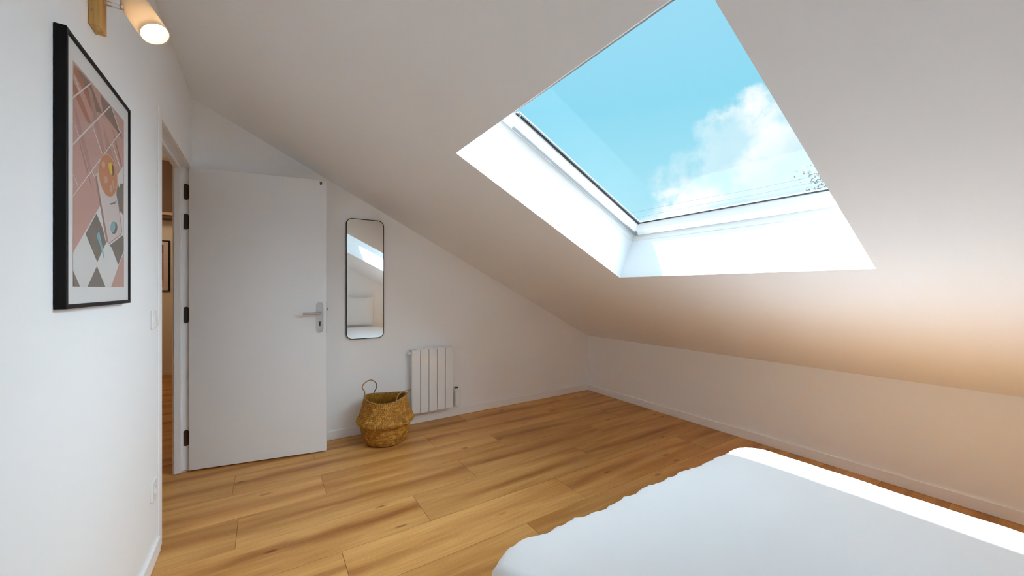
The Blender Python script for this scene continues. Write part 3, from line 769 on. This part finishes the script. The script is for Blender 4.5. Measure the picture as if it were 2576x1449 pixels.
for i, (r, h) in enumerate(pp):
    row = []
    up = h > .172
    for k in range(NA):
        th = 2 * PI * k / NA
        if up:      # herringbone plait
            c = i / 9.0; cc = int(c); fr_ = c - cc
            sl = th * 72 / (2 * PI) + (fr_ if cc % 2 else -fr_) * .5 + (cc % 2) * .5
            b = abs(math.sin(PI * sl)) ** .7 * (.35 + .65 * abs(math.sin(PI * fr_)) ** .6)
            amp = .0062; key = (cc, int(math.floor(sl)))
        else:       # coiled rows wrapped with strands
            c = i / 5.6; cc = int(c); fr_ = c - cc
            sl = th * 72 / (2 * PI) + (cc % 2) * .5 + fr_ * .4
            b = abs(math.sin(PI * fr_)) ** .7 * (.5 + .5 * abs(math.sin(PI * sl)))
            amp = .0046; key = (cc, int(math.floor(sl)))
        if key not in cell: cell[key] = rq.random()
        lump = 1 + .012 * math.sin(2 * th + .6) + .010 * math.sin(3 * th + 1.4)
        rr = r * lump + amp * (b - .5)
        if h < .03: zz = h + (.004 * math.sin(5 * th) if h > .01 else 0)
        else: zz = h + (.012 * math.sin(2 * th + 2.2)) * max(0, (h - .2) / .16)
        row.append(bm.verts.new((BX + EX * rr * math.cos(th), BY + EY * rr * math.sin(th), max(zz, .001))))
        strand.append(cell[key])
    rows.append(row)
for i in range(NR):
    for k in range(NA):
        q = (k + 1) % NA
        bm.faces.new((rows[i][k], rows[i][q], rows[i + 1][q], rows[i + 1][k]))
# inner skin and floor
inn = [(.157, .352), (.164, .31), (.180, .26), (.196, .205), (.186, .16), (.176, .09), (.150, .022), (.10, .014), (0, .012)]
ip = interp(inn, 60); prev = None
for i, (r, h) in enumerate(ip):
    if r < 1e-4: cur = [bm.verts.new((BX, BY, h))]; strand.append(.4)
    else:
        cur = []
        for k in range(120):
            th = 2 * PI * k / 120
            lump = 1 + .012 * math.sin(2 * th + .6) + .010 * math.sin(3 * th + 1.4)
            rr = r * lump - .0018 * abs(math.sin(PI * i / 2.5)) * abs(math.sin(th * 30))
            zz = h + (.012 * math.sin(2 * th + 2.2)) * max(0, (h - .2) / .16)
            cur.append(bm.verts.new((BX + EX * rr * math.cos(th), BY + EY * rr * math.sin(th), zz))); strand.append(rq.random())
    if prev:
        for k in range(120):
            q = (k + 1) % 120
            if len(cur) == 1: bm.faces.new((prev[k], cur[0], prev[q]))
            else: bm.faces.new((prev[k], cur[k], cur[q], prev[q]))
    prev = cur
bc = bm.verts.new((BX, BY, .002)); strand.append(.3)
for k in range(NA): bm.faces.new((bc, rows[0][(k + 1) % NA], rows[0][k]))
body = obj('basket_body', bm, M['seagrass'], bk, True)
a = body.data.attributes.new('strand', 'FLOAT', 'POINT'); a.data.foreach_set('value', strand)
def rope(name, path, r, tw, parent, closed=False):
    """two strands twisted round a path"""
    bm = bmesh.new()
    P = [Vector(p) for p in path]
    for s in (0, PI):
        pts = []
        m = len(P)
        for i, p in enumerate(P):
            t = (P[(i + 1) % m] - P[i - 1]).normalized() if closed else (P[min(i + 1, m - 1)] - P[max(i - 1, 0)]).normalized()
            u = t.orthogonal().normalized()
            ref = Vector((.3, .5, .8)); u = (ref - t * ref.dot(t)).normalized(); w = t.cross(u)
            ph = tw * i + s
            pts.append(p + (u * math.cos(ph) + w * math.sin(ph)) * r * .55)
        tube(bm, pts, r * .62, 7, closed=closed)
    return obj(name, bm, M['rope'], parent, True)
rim = []
for k in range(260):
    th = 2 * PI * k / 260
    lump = 1 + .012 * math.sin(2 * th + .6) + .010 * math.sin(3 * th + 1.4)
    rim.append((BX + EX * .161 * lump * math.cos(th), BY + EY * .161 * lump * math.sin(th), .355 + .012 * math.sin(2 * th + 2.2)))
rope('rim_braid', rim, .0062, 2 * PI * 30 / 260, bk, True)
def rp(deg, r=.161, dz=0):
    th = math.radians(deg); return Vector((BX + EX * r * math.cos(th), BY + EY * r * math.sin(th), .355 + .012 * math.sin(2 * th + 2.2) + dz))
def spline(pts, n):
    pts = [Vector(p) for p in pts]; out = []
    for i in range(len(pts) - 1):
        p0 = pts[max(i - 1, 0)]; p1 = pts[i]; p2 = pts[i + 1]; p3 = pts[min(i + 2, len(pts) - 1)]
        for k in range(n):
            t = k / n
            out.append(.5 * ((2 * p1) + (p2 - p0) * t + (2 * p0 - 5 * p1 + 4 * p2 - p3) * t * t + (3 * p1 - p0 - 3 * p2 + p3) * t ** 3))
    out.append(pts[-1]); return out
h1a, h1b = rp(156, .157, -.03), rp(108, .157, -.03)
left = [h1a, rp(156, .163, .012), Vector((BX - .150, BY + .066, .405)), Vector((BX - .168, BY + .060, .442)), Vector((BX - .150, BY + .064, .472)), Vector((BX - .100, BY + .080, .488)), Vector((BX - .058, BY + .098, .462)), Vector((BX - .040, BY + .125, .415)), rp(108, .163, .012), h1b]
rope('handle', spline(left, 12), .0046, .75, bk)
h2a, h2b = rp(-76, .157, -.03), rp(-30, .157, -.03)
right = [h2a, rp(-76, .164, .010), Vector((BX + .043, BY - .178, .388)), Vector((BX + .073, BY - .150, .407)), Vector((BX + .130, BY - .105, .407)), Vector((BX + .170, BY - .072, .402)), Vector((BX + .184, BY - .064, .402)), Vector((BX + .162, BY - .068, .383)), rp(-30, .166, .010), h2b]
rope('handle', spline(right, 12), .0046, .75, bk)

# ------------------------------------------------------------------ bed
bed = thing('bed', 'double bed under the white duvet, its head to the near end wall', 'bed', (1.64, -.1, 0))
bx0, bx1, by0, by1 = .972, 2.345, -1.06, .895
bm = bmesh.new(); box(bm, bx0 + .02, bx1 - .02, by0, by1 - .03, .10, .25, .012); obj('bed_base', bm, M['bedbase'], bed)
bm = bmesh.new(); box(bm, bx0 + .012, bx1 - .012, by0, by1 - .015, .251, .452, .04, 4); obj('mattress', bm, M['linen'], bed, True, 50)
for lx, ly in ((bx0 + .08, by0 + .08), (bx1 - .08, by0 + .08), (bx0 + .08, by1 - .11), (bx1 - .08, by1 - .11)):
    bm = bmesh.new(); lathe(bm, [(0, 0.0005), (.022, .0005), (.028, .0995), (0, .0995)], (lx, ly, 0), (0, 0, 1), 20); obj('leg', bm, M['bedleg'], bed, True, 40)

# duvet: rounded cover with a rumpled edge
def n1(x, seed): return math.sin(x * 1.0 + seed) * .5 + math.sin(x * 2.3 + seed * 1.7) * .3 + math.sin(x * 5.1 + seed * .6) * .2
bm = bmesh.new()
dx0, dx1, dy0, dy1 = .926, 2.398, -1.12, .953
cx, cy = (dx0 + dx1) / 2, (dy0 + dy1) / 2
NPT = 420
def outline(off):
    pts = []
    hw, hh = (dx1 - dx0) / 2 + off, (dy1 - dy0) / 2 + off
    r = .125 + off
    raw = rrect(cx, cy, hw, hh, max(r, .02), 14)
    # resample evenly
    raw2 = raw + [raw[0]]
    seg = [math.dist(raw2[i], raw2[i + 1]) for i in range(len(raw))]
    tot = sum(seg); out = []; i = 0; acc = 0
    for k in range(NPT):
        s = tot * k / NPT
        while s > acc + seg[i]: acc += seg[i]; i += 1
        t = (s - acc) / seg[i] if seg[i] else 0
        out.append((raw2[i][0] + (raw2[i + 1][0] - raw2[i][0]) * t, raw2[i][1] + (raw2[i + 1][1] - raw2[i][1]) * t))
    return out
levels = [(.016, .205, 1.0), (.015, .26, 1.0), (.012, .32, .9), (.009, .37, .9), (.004, .41, 1.0), (-.002, .440, 1.1), (-.008, .460, 1.1), (-.017, .475, 1.0), (-.032, .487, .7), (-.055, .495, .45), (-.090, .500, .3), (-.14, .504, .2)]
rings = []
for off, z, wv in levels:
    pts = outline(off); row = []
    for k, (x, y) in enumerate(pts):
        s = k / NPT * 7.0                     # metres along the edge, roughly
        a = math.atan2(y - cy, x - cx)
        wav = (n1(s * 9, 1.0) * .010 + n1(s * 31, 2.0) * .0065 + .0065 * max(0, math.sin(s * 63 + math.sin(s * 11) * 2)) ** 3) * wv
        if a < -2.0 or a > 2.6: wav *= .8
        if .18 < a < .98: wav *= .25        # the smooth sunlit far corner
        nx, ny = (x - cx), (y - cy); l = math.hypot(nx, ny)
        sq = max(abs(nx) / ((dx1 - dx0) / 2), abs(ny) / ((dy1 - dy0) / 2))
        ux, uy = (math.copysign(1, nx), 0) if abs(nx) / ((dx1 - dx0) / 2) > abs(ny) / ((dy1 - dy0) / 2) else (0, math.copysign(1, ny))
        row.append(bm.verts.new((x + ux * wav, y + uy * wav, z + .006 * n1(s * 7, 4.0) * (1 if z < .3 else .35))))
    rings.append(row)
base = rings[-1]
for kk in (.88, .76, .64, .52, .40, .28, .16):
    row = []
    for v in base:
        x, y = cx + (v.co.x - cx) * kk, cy + (v.co.y - cy) * kk
        z = .5055 + .0045 * (1 - kk) + .0022 * n1(x * 5 + y * 3, 1.2) + .0016 * n1(y * 7 - x * 2, 3.1)
        row.append(bm.verts.new((x, y, z)))
    rings.append(row)
for i in range(len(rings) - 1):
    for k in range(NPT):
        q = (k + 1) % NPT
        bm.faces.new((rings[i][k], rings[i][q], rings[i + 1][q], rings[i + 1][k]))
cv = bm.verts.new((cx, cy, .511))
for k in range(NPT): bm.faces.new((rings[-1][k], rings[-1][(k + 1) % NPT], cv))
duv = obj('duvet', bm, M['linen'], None, True)
tag(duv, 'plain white duvet with a rumpled edge spread over the bed', 'duvet')
md = duv.modifiers.new('thickness', 'SOLIDIFY'); md.thickness = .012; md.offset = -1

# pillow, propped against the end wall (seen in the mirror)
bm = bmesh.new()
NP = 36; PHW, PHH = .30, .29
g2 = {}
for side in (0, 1):
    for i in range(NP + 1):
        for j in range(NP + 1):
            u, v = -1 + 2 * i / NP, -1 + 2 * j / NP
            edge = i in (0, NP) or j in (0, NP)
            if side and edge: g2[(1, i, j)] = g2[(0, i, j)]; continue
            pin = 1 - .07 * (1 - abs(u) ** 2) * abs(v) ** 3
            pin2 = 1 - .07 * (1 - abs(v) ** 2) * abs(u) ** 3
            t = .085 * ((1 - u ** 4) * (1 - v ** 4)) ** .55
            t *= 1 + .10 * math.sin(3.1 * u + 1.2 * v) + .07 * math.sin(5 * v - 2 * u + .7)
            if edge: t = 0
            g2[(side, i, j)] = bm.verts.new((u * PHW * pin2, (t if side else -t), v * PHH * pin + (.03 * u ** 2 * max(0, v) ** 2)))
for side in (0, 1):
    for i in range(NP):
        for j in range(NP):
            q = [g2[(side, i, j)], g2[(side, i + 1, j)], g2[(side, i + 1, j + 1)], g2[(side, i, j + 1)]]
            if side: q.reverse()
            bm.faces.new(q)
bmesh.ops.recalc_face_normals(bm, faces=bm.faces[:])
bm.transform(Matrix.Translation((1.965, -1.095, .802)) @ Matrix.Rotation(math.radians(10), 4, 'X') @ Matrix.Rotation(math.radians(3), 4, 'Y'))
pl = obj('pillow', bm, M['pillow'], None, True)
tag(pl, 'white square pillow propped at the head of the bed, seen in the mirror', 'pillow')

# ------------------------------------------------------------------ picture at the end of the hallway
hp = thing('hallway_picture', 'small black framed brown print at the far end of the hallway', 'picture', (-.86, 7.3, 1.57))
bm = bmesh.new()
hx0, hx1, hz0, hz1 = -1.225, -.725, 1.203, 1.933
for a in ((hx0, hx1, hz0, hz0 + .016), (hx0, hx1, hz1 - .016, hz1), (hx0, hx0 + .016, hz0 + .0161, hz1 - .0161), (hx1 - .016, hx1, hz0 + .0161, hz1 - .0161)):
    box(bm, a[0], a[1], 7.278, 7.2994, a[2], a[3])
obj('picture_frame', bm, M['frame_black'], hp)
bm = bmesh.new()
box(bm, hx0 + .0162, hx1 - .0162, 7.284, 7.299, hz0 + .0162, hz1 - .0162)
def hq(x0, x1, z0, z1, mi_, k):
    f = bm.faces.new([bm.verts.new(p) for p in ((x0, 7.2836 - k * .0003, z0), (x1, 7.2836 - k * .0003, z0), (x1, 7.2836 - k * .0003, z1), (x0, 7.2836 - k * .0003, z1))]); f.material_index = mi_
hq(-1.155, -.794, 1.268, 1.87, 1, 0); hq(-1.155, -.794, 1.755, 1.87, 2, 1); hq(-1.155, -.794, 1.628, 1.634, 3, 1)
f = bm.faces.new([bm.verts.new(p) for p in ((-.835, 7.283, 1.27), (-.796, 7.283, 1.27), (-.796, 7.283, 1.32), (-.808, 7.283, 1.38))]); f.material_index = 3
obj('art_print', bm, [flat((.66, .52, .50)), flat((.23, .105, .045)), flat((.02, .015, .012)), flat((.50, .32, .18))], hp)

# ------------------------------------------------------------------ outside: a tree and overhead cables
tr = thing('tree', 'pale leafy tree outside, at the lower right corner of the skylight', 'tree', (12.2, 3.30, -3.25))
bm = bmesh.new()
TB = Vector((12.2, 3.30, -3.25))
rt = random.Random(5)
trunk = [TB, TB + Vector((.05, .05, 3)), TB + Vector((-.05, .1, 5.5)), TB + Vector((0, .1, 7.2))]
tube(bm, spline(trunk, 5), [.20 - .009 * i for i in range(16)], 10)
tips = []
for k in range(46):
    h = 4.6 + 2.6 * rt.random(); b = TB + Vector((0, .1, h))
    a = 2 * PI * rt.random(); ln = (1.6 - .34 * (h - 4.6)) * (.55 + .45 * rt.random())
    e = b + Vector((math.cos(a) * ln, math.sin(a) * ln, .35 + .7 * rt.random()))
    mid = (b + e) / 2 + Vector((0, 0, .12))
    tube(bm, [b, mid, e], [.035, .020, .007], 6)
    tips += [b + (e - b) * t for t in (.45, .6, .75, .88, 1.0)]
obj('trunk', bm, M['bark'], tr, True)
bm = bmesh.new()
for t in tips:
    for k in range(34):
        c = t + Vector((rt.gauss(0, .17), rt.gauss(0, .17), rt.gauss(0, .15)))
        d = Vector((rt.uniform(-1, 1), rt.uniform(-1, 1), rt.uniform(-.6, .6))).normalized(); n_ = d.orthogonal().normalized()
        n_ = (Matrix.Rotation(rt.random() * 2 * PI, 3, d) @ n_); w_ = d.cross(n_)
        s = .022 + .022 * rt.random()
        p = [c - d * s, c - d * .2 * s + w_ * .5 * s + n_ * .1 * s, c + d * s, c - d * .2 * s - w_ * .5 * s + n_ * .1 * s]
        v = [bm.verts.new(q) for q in p]
        bm.faces.new((v[0], v[1], v[2])); bm.faces.new((v[0], v[2], v[3]))
obj('foliage', bm, M['leaf'], tr)
ca, cb = Vector((5.755, 2.980, 2.549)), Vector((6.757, 2.332, 2.786))
for dz, lab in ((0, 'upper of two thin cables crossing the sky outside the skylight'), (-.084, 'lower of two thin cables crossing the sky outside the skylight')):
    o_ = Vector((0, 0, dz)); d = cb - ca
    bm = bmesh.new(); tube(bm, [ca - d * 2 + o_ - Vector((0, 0, .03)), ca - d * .7 + o_, ca + o_, (ca + cb) / 2 + o_ - Vector((0, 0, .012)), cb + o_, cb + d * 2 + o_, cb + d * 4 + o_ + Vector((0, 0, .05))], .0017, 6)
    c = obj('outside_cable', bm, M['cable'], None, True); tag(c, lab, 'cable', 'cables outside the skylight')

# ------------------------------------------------------------------ sky
sun_dir = Vector(SUNV).normalized()           # direction the light travels
w = bpy.data.worlds.new('sky'); bpy.context.scene.world = w; w.use_nodes = True
nt = w.node_tree; nt.nodes.clear(); N = nt.nodes.new; LK = nt.links.new
out = N('ShaderNodeOutputWorld'); bg = N('ShaderNodeBackground'); LK(bg.outputs[0], out.inputs[0])
tc = N('ShaderNodeTexCoord')
def dot(v, name=None):
    n = N('ShaderNodeVectorMath'); n.operation = 'DOT_PRODUCT'; n.inputs[1].default_value = v; LK(tc.outputs['Generated'], n.inputs[0]); return n.outputs['Value']
def math_(op, a, b=None, c=None):
    n = N('ShaderNodeMath'); n.operation = op
    for i, v in enumerate((a, b, c)):
        if v is None: continue
        if isinstance(v, (int, float)): n.inputs[i].default_value = v
        else: LK(v, n.inputs[i])
    return n.outputs[0]
def ramp(fac, stops):
    r = N('ShaderNodeValToRGB')
    while len(r.color_ramp.elements) > 1: r.color_ramp.elements.remove(r.color_ramp.elements[-1])
    r.color_ramp.elements[0].position = stops[0][0]; r.color_ramp.elements[0].color = (*stops[0][1], 1)
    for p, c in stops[1:]:
        e = r.color_ramp.elements.new(p); e.color = (*c, 1)
    LK(fac, r.inputs[0]); return r.outputs[0]
def mix(mode, fac, a, b):
    x = N('ShaderNodeMix'); x.data_type = 'RGBA'; x.blend_type = mode
    if isinstance(fac, (int, float)): x.inputs[0].default_value = fac
    else: LK(fac, x.inputs[0])
    for i, v in ((6, a), (7, b)):
        if isinstance(v, tuple): x.inputs[i].default_value = (*v, 1)
        else: LK(v, x.inputs[i])
    return x.outputs[2]
up = dot((0, 0, 1))
SK = SKYK
blue = ramp(up, [(0, (.62 * SK, .84 * SK, .92 * SK)), (.22, (.40 * SK, .76 * SK, .89 * SK)), (.42, (.275 * SK, .675 * SK, .85 * SK)), (.60, (.34 * SK, .69 * SK, .88 * SK)), (1, (.30 * SK, .62 * SK, .86 * SK))])
# cumulus bank low in front of the roof
def noise(scale, det, rough=.55, off=0):
    n = N('ShaderNodeTexNoise'); n.inputs['Scale'].default_value = scale; n.inputs['Detail'].default_value = det; n.inputs['Roughness'].default_value = rough
    v = N('ShaderNodeVectorMath'); v.operation = 'ADD'; v.inputs[1].default_value = (off, off * .7, -off); LK(tc.outputs['Generated'], v.inputs[0]); LK(v.outputs[0], n.inputs['Vector']); return n.outputs['Fac']
edge = dot((.563, -.43, -.706))
big = noise(6, 6, .6, 2.3); fin = noise(17, 5, .6, 5.1)
f = math_('ADD', edge, math_('MULTIPLY', math_('SUBTRACT', big, .5), .34))
f = math_('ADD', f, math_('MULTIPLY', math_('SUBTRACT', fin, .5), .13))
mr = N('ShaderNodeMapRange'); mr.interpolation_type = 'SMOOTHSTEP'; mr.inputs[1].default_value = .005; mr.inputs[2].default_value = .075; LK(f, mr.inputs[0])
hol = noise(9, 4, .5, 9.7)
hm = N('ShaderNodeMapRange'); hm.interpolation_type = 'SMOOTHSTEP'; hm.inputs[1].default_value = .42; hm.inputs[2].default_value = .60; hm.inputs[3].default_value = .40; hm.inputs[4].default_value = 1; LK(hol, hm.inputs[0])
cl = math_('MULTIPLY', mr.outputs[0], hm.outputs[0])
th_ = N('ShaderNodeMapRange'); th_.interpolation_type = 'SMOOTHSTEP'; th_.inputs[1].default_value = .09; th_.inputs[2].default_value = .19; th_.inputs[3].default_value = 1; th_.inputs[4].default_value = .55; LK(edge, th_.inputs[0])
cl = math_('MULTIPLY', cl, th_.outputs[0])
cloudc = ramp(fin, [(.3, (.86 * SK, .93 * SK, .96 * SK)), (.6, (1.0 * SK, 1.02 * SK, 1.02 * SK))])
sky = mix('MIX', cl, blue, cloudc)
# wide glow round the sun, added out of view to brighten the room
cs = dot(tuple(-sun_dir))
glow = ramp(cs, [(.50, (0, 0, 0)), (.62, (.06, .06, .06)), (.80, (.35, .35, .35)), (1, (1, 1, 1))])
sky = mix('ADD', 1, sky, mix('MULTIPLY', 1, glow, (SUN_FILL * .80, SUN_FILL * .98, SUN_FILL * 1.14)))
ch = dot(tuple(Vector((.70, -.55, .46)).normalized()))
sky_fill = ramp(ch, [(.66, (0, 0, 0)), (.84, (.75, .75, .75)), (1, (1, 1, 1))])       # unseen bright sky patch, added to light the left wall and door
sky = mix('ADD', 1, sky, mix('MULTIPLY', 1, sky_fill, (SKY_FILL * .84, SKY_FILL * .97, SKY_FILL * 1.09)))
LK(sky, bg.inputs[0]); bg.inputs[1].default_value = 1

sl = bpy.data.lights.new('sun', 'SUN'); sl.energy = SUNE; sl.angle = math.radians(1.8); sl.color = (.91, 1.0, 1.12)
so_ = bpy.data.objects.new('sun', sl); C.objects.link(so_)
so_.rotation_euler = sun_dir.to_track_quat('-Z', 'Y').to_euler()
so_.location = (-3, 5, 9)
hl = bpy.data.lights.new('hall_lamp', 'POINT'); hl.energy = HALL; hl.color = (1, .84, .64); hl.shadow_soft_size = .12
ho = bpy.data.objects.new('hall_lamp', hl); C.objects.link(ho); ho.location = (-1.15, 6.1, 2.55)

# ------------------------------------------------------------------ camera and colour
sc = bpy.context.scene
cd = bpy.data.cameras.new('camera'); cam = bpy.data.objects.new('camera', cd); C.objects.link(cam)
cd.sensor_width = 36; cd.lens = 958.96 / 2576 * 36; cd.shift_y = 3.8 / 2576; cd.clip_start = .01
cam.location = (.4244, 0, 1.23); cam.rotation_euler = (PI / 2, 0, -.575)
sc.camera = cam
sc.view_settings.view_transform = 'Standard'; sc.view_settings.look = 'None'
sc.view_settings.exposure = EXPO; sc.view_settings.gamma = 1; sc.view_settings.use_curve_mapping = False
sc.cycles.use_denoising = True
sc.cycles.max_bounces = 24; sc.cycles.diffuse_bounces = 18; sc.cycles.glossy_bounces = 6; sc.cycles.transparent_max_bounces = 16
sc.cycles.caustics_reflective = False; sc.cycles.caustics_refractive = False
sc.cycles.sample_clamp_indirect = 0
